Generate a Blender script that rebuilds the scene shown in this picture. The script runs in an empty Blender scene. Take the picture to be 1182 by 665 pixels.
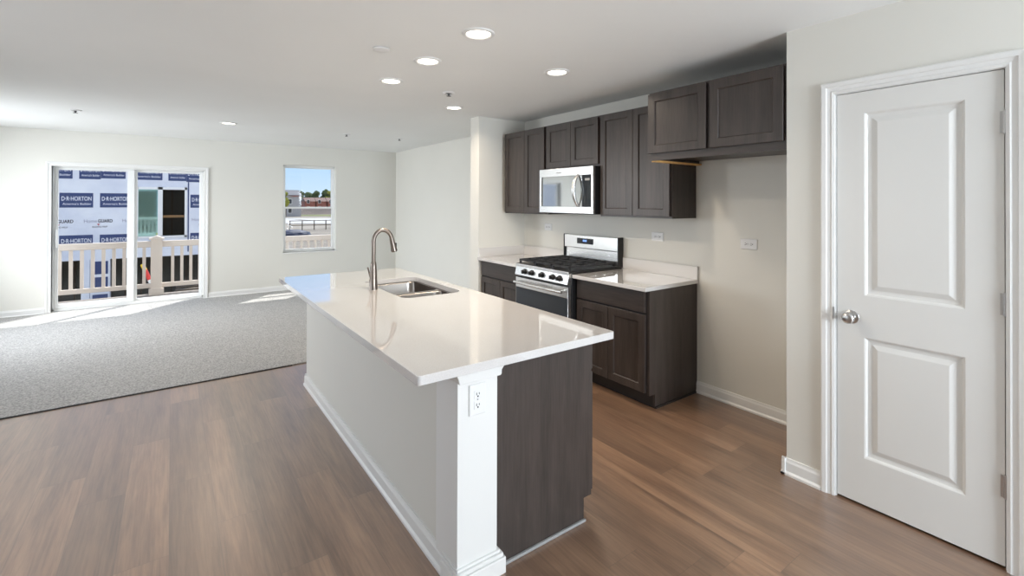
import bpy, bmesh, math, random
from mathutils import Vector, Matrix
random.seed(7)
sc = bpy.context.scene
COL = sc.collection
PI = math.pi

# ------------------------------------------------------------------ camera
F_PX, V0, CAM_H = 544.57, 230.78, 1.4929
yaw, pit, rol = math.radians(35.829), math.radians(.291), math.radians(.174)
F0 = Vector((math.sin(yaw), math.cos(yaw), 0)); R0 = Vector((math.cos(yaw), -math.sin(yaw), 0)); Z0 = Vector((0, 0, 1))
Fw = F0*math.cos(pit) + Z0*math.sin(pit); U0 = Z0*math.cos(pit) - F0*math.sin(pit)
Rt = R0*math.cos(rol) + U0*math.sin(rol); Up = U0*math.cos(rol) - R0*math.sin(rol)
cam = bpy.data.cameras.new('camera'); cam_ob = bpy.data.objects.new('camera', cam); COL.objects.link(cam_ob)
cam_ob.matrix_world = Matrix(((Rt.x, Up.x, -Fw.x, 0), (Rt.y, Up.y, -Fw.y, 0), (Rt.z, Up.z, -Fw.z, CAM_H), (0, 0, 0, 1)))
cam.sensor_width = 36; cam.lens = 36*F_PX/1182; cam.shift_y = (V0-332.5)/1182; cam.clip_end = 3000; cam.clip_start = .02
sc.camera = cam_ob

# ------------------------------------------------------------------ world, sun, exposure
EXPOSURE = 0.67
SKY = 0.72
SUN = 4.5
CAN = 5.0
FRONT_FILL = 62.0
LEFT_FILL = 64.0
sc.view_settings.view_transform = 'Standard'; sc.view_settings.look = 'None'
sc.view_settings.exposure = EXPOSURE; sc.view_settings.gamma = 1; sc.view_settings.use_curve_mapping = False
W = bpy.data.worlds.new('sky'); sc.world = W; W.use_nodes = True
wn = W.node_tree.nodes; wl = W.node_tree.links
def wnode(ty, *links, **k):
    n = wn.new('ShaderNode'+ty)
    for a, v in k.items(): setattr(n, a, v)
    for i, x in links:
        if hasattr(x, 'is_output'): wl.new(x, n.inputs[i])
        else: n.inputs[i].default_value = x
    return n
def wramp(fac, stops):
    r = wnode('ValToRGB', (0, fac)); e = r.color_ramp.elements
    while len(e) < len(stops): e.new(.5)
    for el, (p, c) in zip(e, stops): el.position = p; el.color = (*c, 1)
    return r.outputs[0]
wtc = wn.new('ShaderNodeTexCoord'); wsp = wnode('SeparateXYZ', (0, wtc.outputs['Generated']))
clear = wramp(wsp.outputs[2], [(0, (.66, .82, .98)), (.07, (.50, .72, .98)), (.25, (.24, .47, .88)), (1, (.12, .30, .76))])
wno = wnode('TexNoise', (0, wtc.outputs['Generated'])); wno.inputs['Scale'].default_value = 3.2; wno.inputs['Detail'].default_value = 6
side = wnode('MapRange', (0, wsp.outputs[1]), (1, .05), (2, -.45), (3, 0.0), (4, 1.0))
cl = wnode('Math', (0, side.outputs[0]), (1, wramp(wno.outputs['Fac'], [(.36, (0, 0, 0)), (.6, (1, 1, 1))])), operation='MULTIPLY')
wmx = wnode('MixRGB', (0, cl.outputs[0]), (1, clear), (2, (1.35, 1.35, 1.4, 1)))      # unseen bright clouds added on the near side to lift the shaded outside wall
wl.new(wmx.outputs[0], wn['Background'].inputs[0]); wn['Background'].inputs[1].default_value = SKY
sl = bpy.data.lights.new('sun', 'SUN'); sl.energy = SUN; sl.angle = .009; sl.color = (1, .96, .9)
so = bpy.data.objects.new('sun', sl); COL.objects.link(so); so.location = (8, 16, 20)
so.rotation_euler = Vector((-.85, -.90, -2.0)).to_track_quat('-Z', 'Y').to_euler()
# added fill lights at unseen, added windows: one behind the camera, two left
for loc, rot, sx, sy_, en in (((1.85, -2.64, 1.45), (PI/2, 0, 0), 1.2, 1.4, FRONT_FILL), ((-2.44, 2.9, 1.45), (PI/2-.2, 0, -PI/2), 1.7, 1.4, LEFT_FILL*.14), ((-3.4, 7.3, 2.0), (PI/2-.3, 0, -PI/2), 2.4, 2.0, LEFT_FILL*2.4)):
    l = bpy.data.lights.new('window_daylight', 'AREA'); l.shape = 'RECTANGLE'; l.size = sx; l.size_y = sy_
    l.energy = en; l.color = (.83, .915, 1) if rot[2] == 0 else (.92, .96, 1); l.spread = math.radians(140)
    o = bpy.data.objects.new('window_daylight', l); COL.objects.link(o); o.location = loc; o.rotation_euler = rot

# ------------------------------------------------------------------ materials
def mat(name, col, rough=.5, metal=0, **k):
    m = bpy.data.materials.new(name); m.use_nodes = True
    b = m.node_tree.nodes['Principled BSDF']
    b.inputs['Base Color'].default_value = (*col, 1); b.inputs['Roughness'].default_value = rough; b.inputs['Metallic'].default_value = metal
    for a, v in k.items(): b.inputs[a.replace('_', ' ')].default_value = v
    return m
class N:
    def __init__(s, m): s.m = m; s.t = m.node_tree; s.b = s.t.nodes['Principled BSDF']
    def new(s, ty, **k):
        n = s.t.nodes.new('ShaderNode'+ty)
        for a, v in k.items():
            if a.startswith('i_'): n.inputs[a[2:].replace('_', ' ')].default_value = v
            else: setattr(n, a, v)
        return n
    def l(s, a, b): s.t.links.new(a, b)
    def coords(s, scale):
        tc = s.new('TexCoord'); mp = s.new('Mapping'); mp.inputs['Scale'].default_value = scale
        s.l(tc.outputs['Object'], mp.inputs[0]); return mp.outputs[0]
    def noise(s, vec, scale, detail=3, rough=.5):
        n = s.new('TexNoise', i_Scale=scale, i_Detail=detail, i_Roughness=rough); s.l(vec, n.inputs['Vector']); return n.outputs['Fac']
    def ramp(s, fac, stops):
        r = s.new('ValToRGB'); e = r.color_ramp.elements
        while len(e) < len(stops): e.new(.5)
        for el, (p, c) in zip(e, stops): el.position = p; el.color = (*c, 1)
        s.l(fac, r.inputs[0]); return r.outputs[0]
    def math(s, op, a, b=None):
        n = s.new('Math', operation=op)
        for i, x in enumerate((a, b)):
            if x is None: continue
            if isinstance(x, (int, float)): n.inputs[i].default_value = x
            else: s.l(x, n.inputs[i])
        return n.outputs[0]
    def mix(s, fac, a, b, mode='MIX'):
        n = s.new('MixRGB', blend_type=mode)
        for i, x in enumerate((fac, a, b)):
            if isinstance(x, (int, float)): n.inputs[i].default_value = x
            elif isinstance(x, tuple): n.inputs[i].default_value = (*x, 1)
            else: s.l(x, n.inputs[i])
        return n.outputs[0]
    def bump(s, h, strength, dist=.01):
        n = s.new('Bump', i_Strength=strength, i_Distance=dist); s.l(h, n.inputs['Height']); s.l(n.outputs[0], s.b.inputs['Normal'])

def paint(name, col, rough=.55, b=.05):
    m = mat(name, col, rough); n = N(m)
    v = n.coords((1, 1, 1)); f = n.noise(v, 320, 2); n.bump(f, b, .002)
    big = n.noise(v, 1.3, 2)
    n.l(n.ramp(big, [(.3, tuple(c*.985 for c in col)), (.7, tuple(min(1, c*1.01) for c in col))]), n.b.inputs['Base Color'])
    return m
def wood(name, scale, dark, light, rough=.36):
    m = mat(name, light, rough); n = N(m)
    v = n.coords(scale); f = n.noise(v, 1, 5, .6)
    c1 = n.ramp(f, [(.32, dark), (.68, light)])
    f2 = n.noise(v, 7, 2, .5)
    n.l(n.mix(.22, c1, n.ramp(f2, [(.35, tuple(c*.55 for c in dark)), (.6, light)])), n.b.inputs['Base Color'])
    n.bump(f2, .05, .003)
    return m
M = {}
M['wall'] = paint('wall_paint', (.745, .735, .685))
M['ceil'] = paint('ceiling_paint', (.885, .895, .885), .8, .08)
M['trim'] = mat('white_trim_paint', (.80, .80, .785), .32)
M['door'] = mat('white_door_paint', (.76, .755, .73), .34)
M['vinyl'] = mat('white_vinyl', (.82, .83, .82), .35)
M['cabv'] = wood('dark_stained_maple', (17, 17, 1.1), (.031, .024, .0208), (.063, .0485, .0425))
M['cabh'] = wood('dark_stained_maple_horizontal', (17, 1.1, 17), (.031, .024, .0208), (.063, .0485, .0425))
M['cabdark'] = mat('dark_cabinet_edge', (.022, .018, .017), .5)
M['rawwood'] = wood('raw_maple_edge', (3, 20, 20), (.74, .42, .15), (.86, .55, .22), .6)
M['quartz'] = mat('white_quartz', (.74, .72, .695), .04, Coat_Weight=1, Coat_IOR=1.9, Coat_Roughness=.02)
n = N(M['quartz']); v = n.coords((1, 1, 1))
n.l(n.ramp(n.noise(v, 260, 2), [(.35, (.645, .63, .62)), (.6, (.70, .688, .68))]), n.b.inputs['Base Color'])
M['splash'] = mat('satin_quartz', (.70, .685, .67), .3)
M['steel'] = mat('brushed_stainless', (.76, .76, .75), .27, 1)
n = N(M['steel']); v = n.coords((60, 1.5, 400)); n.bump(n.noise(v, 3, 3), .04, .001)
M['sink'] = mat('satin_sink_steel', (.37, .345, .32), .3, 1)
M['nickel'] = mat('brushed_nickel', (.24, .205, .18), .36, 1)
M['chrome'] = mat('satin_chrome', (.55, .54, .53), .28, 1)
M['black'] = mat('black_enamel', (.012, .012, .013), .3)
M['iron'] = mat('cast_iron', (.025, .025, .027), .6)
M['bglass'] = mat('black_glass', (.02, .024, .03), .06)
M['mwglass'] = mat('mirrored_dark_glass', (.52, .53, .53), .05, 1)
M['ovglass'] = mat('oven_glass', (.035, .043, .055), .1)
M['rubber'] = mat('dark_rubber', (.02, .02, .02), .7)
M['plate'] = mat('white_plastic', (.82, .82, .82), .35)
M['slot'] = mat('dark_slot', (.03, .03, .03), .6)
M['grey'] = mat('grey_plastic', (.33, .33, .33), .5)
M['dgrey'] = mat('dark_grey_metal', (.10, .10, .10), .5)
M['blue'] = mat('blue_digits', (.05, .1, .5), .4, Emission_Color=(.2, .4, 1, 1), Emission_Strength=.9)
M['lens'] = mat('lamp_lens', (.9, .9, .88), .4, Emission_Color=(1, .9, .78, 1), Emission_Strength=4.0)
# carpet
M['carpet'] = mat('grey_carpet', (.5, .5, .5), .95); n = N(M['carpet']); v = n.coords((1, 1, 1))
f = n.noise(v, 75, 4, .75); g = n.noise(v, 20, 3, .6)
n.l(n.mix(.35, n.ramp(f, [(.38, (.19, .187, .182)), (.62, (.66, .65, .635))]), n.ramp(g, [(.3, (.33, .327, .32)), (.7, (.48, .472, .46))])), n.b.inputs['Base Color'])
n.bump(f, .9, .012)
# plank floor (planks run along y)
M['plank'] = mat('oak_plank_floor', (.2, .12, .08), .38, Specular_IOR_Level=.3, Coat_Weight=1, Coat_Roughness=.37, Coat_IOR=2.3); n = N(M['plank'])
tc = n.new('TexCoord'); sp = n.new('SeparateXYZ'); n.l(tc.outputs['Object'], sp.inputs[0])
PW, PL = .182, 1.22
row = n.math('FLOOR', n.math('DIVIDE', sp.outputs[0], PW))
wr = n.new('TexWhiteNoise', noise_dimensions='1D'); n.l(row, wr.inputs['W'])
ys = n.math('DIVIDE', n.math('ADD', sp.outputs[1], n.math('MULTIPLY', wr.outputs['Value'], 7.3)), PL)
colm = n.math('FLOOR', ys)
wc = n.new('TexWhiteNoise', noise_dimensions='2D'); cb = n.new('CombineXYZ'); n.l(row, cb.inputs[0]); n.l(colm, cb.inputs[1]); n.l(cb.outputs[0], wc.inputs['Vector'])
tone = wc.outputs['Value']
cv = n.new('CombineXYZ'); n.l(n.math('MULTIPLY', sp.outputs[0], 10), cv.inputs[0]); n.l(n.math('MULTIPLY', sp.outputs[1], 1.1), cv.inputs[1]); n.l(n.math('MULTIPLY', tone, 40), cv.inputs[2])
gr = n.noise(cv.outputs[0], 1, 6, .62)
cv2 = n.new('CombineXYZ'); n.l(n.math('MULTIPLY', sp.outputs[0], 90), cv2.inputs[0]); n.l(n.math('MULTIPLY', sp.outputs[1], 4), cv2.inputs[1]); n.l(n.math('MULTIPLY', tone, 70), cv2.inputs[2])
fine = n.noise(cv2.outputs[0], 1, 3, .6)
base = n.ramp(gr, [(.33, (.125, .059, .029)), (.5, (.24, .128, .068)), (.67, (.37, .216, .124))])
base = n.mix(.4, base, n.ramp(fine, [(.36, (.11, .054, .029)), (.64, (.33, .19, .11))]))
base = n.mix(1, base, n.ramp(tone, [(0, (.74, .74, .74)), (1, (1.12, 1.12, 1.12))]), 'MULTIPLY')
fx = n.math('FRACT', n.math('DIVIDE', sp.outputs[0], PW)); fy = n.math('FRACT', ys)
ex = n.math('LESS_THAN', n.math('MINIMUM', fx, n.math('SUBTRACT', 1, fx)), .008)
ey = n.math('LESS_THAN', n.math('MINIMUM', fy, n.math('SUBTRACT', 1, fy)), .0012)
seam = n.math('MAXIMUM', ex, ey)
n.l(n.mix(n.math('MULTIPLY', seam, .45), base, (.06, .035, .024)), n.b.inputs['Base Color'])
n.l(n.math('ADD', n.math('MULTIPLY', fine, .12), .30), n.b.inputs['Roughness'])
n.bump(n.math('SUBTRACT', n.math('MULTIPLY', fine, .3), seam), .12, .002)
def pane_mat(name, tint, refl=1.0):
    m = bpy.data.materials.new(name); m.use_nodes = True; t = m.node_tree
    t.nodes.remove(t.nodes['Principled BSDF'])
    tr = t.nodes.new('ShaderNodeBsdfTransparent'); tr.inputs[0].default_value = (*tint, 1)
    gl = t.nodes.new('ShaderNodeBsdfGlossy'); gl.inputs['Roughness'].default_value = .02
    lw = t.nodes.new('ShaderNodeLayerWeight'); lw.inputs[0].default_value = .5
    pw = t.nodes.new('ShaderNodeMath'); pw.operation = 'POWER'; pw.inputs[1].default_value = 5; t.links.new(lw.outputs['Facing'], pw.inputs[0])
    fr = t.nodes.new('ShaderNodeMath'); fr.operation = 'MULTIPLY_ADD'; fr.inputs[1].default_value = .9; fr.inputs[2].default_value = .025; t.links.new(pw.outputs[0], fr.inputs[0])
    mx = t.nodes.new('ShaderNodeMixShader')
    t.links.new(fr.outputs[0], mx.inputs[0]); t.links.new(tr.outputs[0], mx.inputs[1]); t.links.new(gl.outputs[0], mx.inputs[2])
    t.links.new(mx.outputs[0], t.nodes['Material Output'].inputs[0]); return m
M['pane'] = pane_mat('window_glass', (.96, .97, .97))
# outdoors
M['rail'] = mat('tan_vinyl_railing', (.72, .63, .55), .5)
M['deck'] = wood('deck_boards', (20, 1, 20), (.22, .19, .16), (.34, .3, .26), .7)
M['wrap'] = mat('white_house_wrap', (.72, .76, .84), .55); n = N(M['wrap']); v = n.coords((1, 1, 1))
n.l(n.ramp(n.noise(v, 1.6, 4), [(.3, (.62, .66, .76)), (.7, (.80, .83, .88))]), n.b.inputs['Base Color']); n.bump(n.noise(v, 5, 4), .4, .05)
M['print'] = mat('navy_print', (.018, .042, .15), .5)
M['printtxt'] = mat('white_print', (.78, .8, .86), .5)
M['blacktxt'] = mat('black_print', (.03, .03, .05), .5)
M['greytxt'] = mat('grey_print', (.3, .3, .4), .5)
M['redtxt'] = mat('red_print', (.5, .08, .1), .5)
M['teal'] = mat('teal_window_glass', (.36, .62, .62), .05, 1)
M['dark'] = mat('dark_interior', (.075, .075, .062), .8)
M['lumber'] = wood('pine_lumber', (2, 20, 20), (.55, .3, .12), (.72, .43, .2), .7)
M['stud'] = wood('dim_studs', (20, 20, 2), (.05, .035, .022), (.10, .07, .045), .8)
M['concrete'] = mat('pale_concrete', (.42, .415, .40), .9)
def ground(name, a, b, sc_, sc2):
    m = mat(name, a, .95); n = N(m); v = n.coords((1, 1, 1))
    n.l(n.mix(.5, n.ramp(n.noise(v, sc_, 5, .65), [(.35, a), (.65, b)]), n.ramp(n.noise(v, sc2, 3), [(.4, a), (.6, b)])), n.b.inputs['Base Color']); return m
M['dirt'] = ground('gravel_dirt', (.13, .11, .085), (.30, .27, .225), .35, .06)
M['grass'] = ground('spring_grass', (.08, .11, .03), (.19, .19, .07), .3, .05)
M['weeds'] = ground('dry_weeds', (.075, .06, .052), (.17, .14, .12), .25, .04)
M['leafg'] = ground('green_leaves', (.05, .085, .03), (.14, .19, .07), .6, .2)
M['leafy'] = ground('yellow_green_leaves', (.2, .22, .03), (.4, .4, .08), .9, .2)
M['bark'] = mat('bark', (.09, .065, .05), .9)
M['siding'] = mat('grey_siding', (.36, .36, .37), .7)
M['roofg'] = mat('grey_shingles', (.12, .125, .14), .8)
M['roofr'] = mat('red_shingles', (.36, .075, .06), .8)
M['roofb'] = mat('brown_shingles', (.15, .085, .07), .8)
M['brick'] = ground('red_brick', (.25, .075, .055), (.36, .14, .1), 3, .4)
M['tarp'] = mat('navy_tarp', (.025, .035, .07), .6)
M['red'] = mat('red_paint', (.65, .04, .03), .45); M['yellow'] = mat('yellow_paint', (.8, .55, .03), .45); M['whitep'] = mat('white_paint', (.8, .8, .78), .5)
M['rust'] = mat('rusty_orange', (.45, .17, .05), .8)

# ------------------------------------------------------------------ builders
def bx(bm, x0, x1, y0, y1, z0, z1):
    vs = [bm.verts.new((x, y, z)) for x in (x0, x1) for y in (y0, y1) for z in (z0, z1)]
    for f in ((0, 1, 3, 2), (4, 6, 7, 5), (0, 4, 5, 1), (2, 3, 7, 6), (0, 2, 6, 4), (1, 5, 7, 3)): bm.faces.new([vs[i] for i in f])
def obox(bm, p0, p1, w, h):     # bar between two points, w across, h up
    p0 = Vector(p0); p1 = Vector(p1); d = (p1-p0).normalized(); s = d.cross(Vector((0, 0, 1)))
    s = Vector((1, 0, 0)) if s.length < 1e-4 else s.normalized(); u = s.cross(d)
    vs = [bm.verts.new(p + s*a*w/2 + u*b*h/2) for p in (p0, p1) for a in (-1, 1) for b in (-1, 1)]
    for f in ((0, 1, 3, 2), (4, 6, 7, 5), (0, 4, 5, 1), (2, 3, 7, 6), (0, 2, 6, 4), (1, 5, 7, 3)): bm.faces.new([vs[i] for i in f])
def tube(bm, pts, rad, seg=16, cap=True):
    pts = [Vector(p) for p in pts]; rads = rad if isinstance(rad, (list, tuple)) else [rad]*len(pts)
    rings = []; ref = None
    for i, p in enumerate(pts):
        d = (pts[min(i+1, len(pts)-1)] - pts[max(i-1, 0)]).normalized()
        if ref is None: ref = Vector((1, 0, 0)) if abs(d.x) < .8 else Vector((0, 1, 0))
        a = (ref - d*ref.dot(d)).normalized(); ref = a; b = d.cross(a)
        rings.append([bm.verts.new(p + (a*math.cos(t) + b*math.sin(t))*rads[i]) for t in [2*PI*k/seg for k in range(seg)]])
    for r0, r1 in zip(rings, rings[1:]):
        for k in range(seg): bm.faces.new((r0[k], r0[(k+1) % seg], r1[(k+1) % seg], r1[k]))
    if cap: bm.faces.new(rings[0][::-1]); bm.faces.new(rings[-1])
def lathe(bm, prof, c, axis='z', seg=32):
    """prof: (r, h) along axis from c"""
    rings = []
    for r, h in prof:
        ring = []
        for k in range(seg):
            t = 2*PI*k/seg; a, b = r*math.cos(t), r*math.sin(t)
            ring.append(bm.verts.new((c[0]+a, c[1]+b, c[2]+h) if axis == 'z' else (c[0]+h, c[1]+a, c[2]+b) if axis == 'x' else (c[0]+a, c[1]+h, c[2]+b)))
        rings.append(ring)
    for r0, r1 in zip(rings, rings[1:]):
        for k in range(seg): bm.faces.new((r0[k], r0[(k+1) % seg], r1[(k+1) % seg], r1[k]))
    bm.faces.new(rings[0][::-1]); bm.faces.new(rings[-1])
def prism(bm, poly, ext, axis):
    """poly of 2-D points; axis 'x': (y,z) extruded over x=ext ; 'y': (x,z) ; 'z': (x,y)"""
    f = {'x': lambda p, e: (e, p[0], p[1]), 'y': lambda p, e: (p[0], e, p[1]), 'z': lambda p, e: (p[0], p[1], e)}[axis]
    a = [bm.verts.new(f(p, ext[0])) for p in poly]; b = [bm.verts.new(f(p, ext[1])) for p in poly]
    bm.faces.new(a[::-1]); bm.faces.new(b); k = len(poly)
    for i in range(k): bm.faces.new((a[i], a[(i+1) % k], b[(i+1) % k], b[i]))
NX = lambda x: (lambda a, b, d: (x-d, a, b))
PX = lambda x: (lambda a, b, d: (x+d, a, b))
NY = lambda y: (lambda a, b, d: (a, y-d, b))
def rings(bm, mp, a0, a1, b0, b1, rr, back=False):
    prev = None
    for ins, d in rr:
        cur = [bm.verts.new(mp(a, b, d)) for a, b in ((a0+ins, b0+ins), (a1-ins, b0+ins), (a1-ins, b1-ins), (a0+ins, b1-ins))]
        if prev:
            for i in range(4): bm.faces.new((prev[i], prev[(i+1) % 4], cur[(i+1) % 4], cur[i]))
        elif back: bm.faces.new(cur[::-1])
        prev = cur
    bm.faces.new(prev)
SHAKER = [(0, -.02), (0, -.0015), (.0015, 0), (.054, 0), (.059, -.005), (.0595, -.010)]
FLAT = [(0, -.02), (0, -.003), (.003, 0)]
def obj(name, bm, m, parent=None, smooth=False, bev=0):
    bmesh.ops.recalc_face_normals(bm, faces=bm.faces[:])
    if parent:
        w = parent['_o'] if '_o' in parent.keys() else (0, 0, 0)
        bmesh.ops.translate(bm, verts=bm.verts[:], vec=-Vector(w))
    me = bpy.data.meshes.new(name); bm.to_mesh(me); bm.free(); me.materials.append(M[m])
    o = bpy.data.objects.new(name, me); COL.objects.link(o)
    if parent: o.parent = parent; o['_o'] = parent['_o'] if '_o' in parent.keys() else (0, 0, 0)
    if smooth:
        for p in me.polygons: p.use_smooth = True
        md = o.modifiers.new('edges', 'EDGE_SPLIT'); md.split_angle = math.radians(38)
    if bev:
        md = o.modifiers.new('bevel', 'BEVEL'); md.width = bev; md.segments = 2; md.limit_method = 'ANGLE'
    return o
def box(name, m, parent, *b, bev=0):
    """one or more boxes as ONE mesh"""
    bm = bmesh.new()
    for q in (b if isinstance(b[0], (tuple, list)) else [b]): bx(bm, *q)
    return obj(name, bm, m, parent, bev=bev)
def tag(o, label=None, cat=None, group=None, kind=None):
    if label: o['label'] = label
    if cat: o['category'] = cat
    if group: o['group'] = group
    if kind: o['kind'] = kind
    return o
def thing(name, label, cat, loc, group=None):
    o = bpy.data.objects.new(name, None); COL.objects.link(o); o.location = loc; o.empty_display_size = .05; o['_o'] = tuple(loc)
    return tag(o, label, cat, group)
def dup(root, loc, label=None):
    r = root.copy(); COL.objects.link(r); r.location = loc
    if label: r['label'] = label
    for ch in [o for o in bpy.data.objects if o.parent == root]:
        c = ch.copy(); COL.objects.link(c); c.parent = r
        for g in [o for o in bpy.data.objects if o.parent == ch]:
            d = g.copy(); COL.objects.link(d); d.parent = c
    return r
def struct(name, m, *b, bev=0, label=None): return tag(box(name, m, None, *b, bev=bev), label, kind='structure')

# ------------------------------------------------------------------ room shell
XK, XP, XL, XW, YF, YS, YB, ZC = 3.373, 2.7625, 3.49, -2.4, 8.642, 4.422, -2.6, 2.44
fl = struct('floor', 'plank', (XW-.1, XL+.1, YB-.1, 4.66, -.06, 0))
cp = struct('floor_carpet', 'carpet', (XW-.1, XL+.1, 4.662, YF+.16, -.06, .010))
struct('trim_1', 'rubber', (XW, .90, 4.650, 4.664, 0, .006), label='thin dark transition strip between plank floor and carpet')
struct('ceiling', 'ceil', (XW-.15, XL+.15, YB-.15, YF+.16, ZC, ZC+.12))
OX0, OX1, OZ1 = -1.287, .406, 1.958           # patio door opening
WX0, WX1, WZ0, WZ1 = 1.520, 2.372, .634, 2.112   # window opening
struct('wall_back', 'wall', (XW-.1, OX0, YF, YF+.16, 0, ZC), (OX0, OX1, YF, YF+.16, OZ1, ZC), (OX1, WX0, YF, YF+.16, 0, ZC),
       (WX0, WX1, YF, YF+.16, 0, WZ0), (WX0, WX1, YF, YF+.16, WZ1, ZC), (WX1, XL+.1, YF, YF+.16, 0, ZC))
struct('wall_left', 'wall', (XW-.12, XW, YB, 2.0, 0, ZC), (XW-.12, XW, 3.8, 6.3, 0, ZC), (XW-.12, XW, 8.1, YF, 0, ZC),
       (XW-.12, XW, 2.0, 3.8, 0, .7), (XW-.12, XW, 2.0, 3.8, 2.2, ZC), (XW-.12, XW, 6.3, 8.1, 0, .7), (XW-.12, XW, 6.3, 8.1, 2.2, ZC))  # openings are for the added, unseen windows
struct('wall_right', 'wall', (XL, XL+.12, YS+.18, YF, 0, ZC), (XK, XL+.12, 1.128, YS+.18, 0, ZC))
struct('wall_stub', 'wall', (2.741, XK, YS, YS+.18, 0, ZC))
# front wall with an added window (unseen, behind the camera)
struct('wall_front', 'wall', (XW-.1, 1.2, YB-.12, YB, 0, ZC), (2.5, XL, YB-.12, YB, 0, ZC), (1.2, 2.5, YB-.12, YB, 0, .7), (1.2, 2.5, YB-.12, YB, 2.2, ZC))
# pantry wall with door opening
DY0, DY1, DZ = .386, .985, 2.045
struct('wall_pantry', 'wall', (XP, XP+.115, YB, DY0-.012, 0, ZC), (XP, XP+.115, DY1+.012, 1.228, 0, ZC), (XP, XP+.115, DY0-.012, DY1+.012, DZ+.012, ZC),
       (XP+.115, XK, 1.128, 1.228, 0, ZC), (XK-.01, XK+.1, YB, 1.128, 0, ZC))

def baseboard(name, pts, label=None):
    """pts: (x0,y0,x1,y1,nx,ny) runs; profile 9 cm with a stepped top and shoe"""
    bm = bmesh.new()
    prof = [(0, 0), (.022, 0), (.022, .012), (.0135, .022), (.0135, .068), (.009, .078), (.0065, .090), (0, .090)]
    for (x0, y0, x1, y1, nx, ny) in pts:
        a = [bm.verts.new((x0+nx*d, y0+ny*d, z)) for d, z in prof]; b = [bm.verts.new((x1+nx*d, y1+ny*d, z)) for d, z in prof]
        k = len(prof); bm.faces.new(a); bm.faces.new(b[::-1])
        for i in range(k): bm.faces.new((a[i], b[i], b[(i+1) % k], a[(i+1) % k]))
    return tag(obj(name, bm, 'trim'), label, kind='structure')
baseboard('baseboard_back', [(XW, YF, -1.347, YF, 0, -1), (.468, YF, XL, YF, 0, -1)])
baseboard('baseboard_right', [(XL, YS+.18, XL, YF, -1, 0), (XK, 1.228, XK, 2.166, -1, 0)])
baseboard('baseboard_pantry', [(XP, 1.054, XP, 1.250, -1, 0), (XP-.022, 1.228, XK, 1.228, 0, 1), (XP, YB, XP, .318, -1, 0)])
baseboard('baseboard_left', [(XW, YB, XW, YF, 1, 0)])
baseboard('baseboard_stub', [(2.741, YS, 2.741, YS+.18, -1, 0)])

def casing(name, plane, a0, a1, b1, w, mpf, label, b0=0):
    """three-sided colonial casing around an opening, stepped profile"""
    bm = bmesh.new()
    prof = [(0, 0), (0, .010), (.012, .014), (.018, .011), (w*.55, .014), (w*.6, .018), (w-.006, .020), (w, .016), (w, 0)]
    mp = mpf(plane)
    sets = []
    for (d, t) in prof:
        sets.append([bm.verts.new(mp(a, b, t)) for a, b in ((a0-d, b0), (a0-d, b1+d), (a1+d, b1+d), (a1+d, b0))])
    for s0, s1 in zip(sets, sets[1:]):
        for i in range(3): bm.faces.new((s0[i], s0[i+1], s1[i+1], s1[i]))
    s0, s1 = sets[-1], sets[0]
    for i in range(3): bm.faces.new((s0[i], s0[i+1], s1[i+1], s1[i]))
    bm.faces.new([s[0] for s in sets]); bm.faces.new([s[3] for s in sets][::-1])
    return tag(obj(name, bm, 'trim'), label, kind='structure')
casing('trim_2', XP, DY0-.006, DY1+.006, DZ+.006, .062, NX, 'white moulded casing around the pantry door')
casing('trim_3', YF, OX0, OX1, OZ1, .058, NY, 'white casing around the sliding patio door')
# jamb of pantry door
struct('trim_4', 'trim', (XP+.001, XP+.115, DY0-.012, DY0-.003, 0, DZ+.003), (XP+.001, XP+.115, DY1+.003, DY1+.012, 0, DZ+.003), (XP+.001, XP+.115, DY0-.012, DY1+.012, DZ+.003, DZ+.012),
       label='white jamb of the pantry door')

# ------------------------------------------------------------------ pantry door
bm = bmesh.new(); mp = NX(XP+.004)
A = [DY0, .504, .869, DY1]; B = [.012, .240, .834, 1.038, 1.942, DZ]
for i in range(3):
    for j in range(5):
        a0, a1, b0, b1 = A[i], A[i+1], B[j], B[j+1]
        if i == 1 and j in (1, 3):
            rings(bm, mp, a0, a1, b0, b1, [(0, 0), (.006, -.003), (.012, -.010), (.022, -.012), (.030, -.012), (.050, -.004), (.054, -.003)])
        else: bm.faces.new([bm.verts.new(mp(a, b, 0)) for a, b in ((a0, b0), (a1, b0), (a1, b1), (a0, b1))])
bk = [bm.verts.new(mp(a, b, -.035)) for a, b in ((DY0, .012), (DY1, .012), (DY1, DZ), (DY0, DZ))]; fr = [bm.verts.new(mp(a, b, 0)) for a, b in ((DY0, .012), (DY1, .012), (DY1, DZ), (DY0, DZ))]
bm.faces.new(bk[::-1])
for i in range(4): bm.faces.new((bk[i], bk[(i+1) % 4], fr[(i+1) % 4], fr[i]))
bmesh.ops.remove_doubles(bm, verts=bm.verts[:], dist=1e-5)
d1 = tag(obj('door_1', bm, 'door'), 'white two-panel pantry door, closed', kind='structure')
bm = bmesh.new()
lathe(bm, [(.033, 0), (.033, -.004), (.029, -.008), (.013, -.010), (.011, -.026), (.016, -.032), (.025, -.038), (.0285, -.047), (.027, -.057), (.020, -.064), (.008, -.067)], (XP+.004, .921, .925), 'x')
tag(obj('door_knob', bm, 'chrome', d1, smooth=True), 'round satin nickel door knob')
box('strike_plate', 'chrome', d1, XP-.0165, XP-.014, DY1+.006, DY1+.013, .905, .965)
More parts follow.
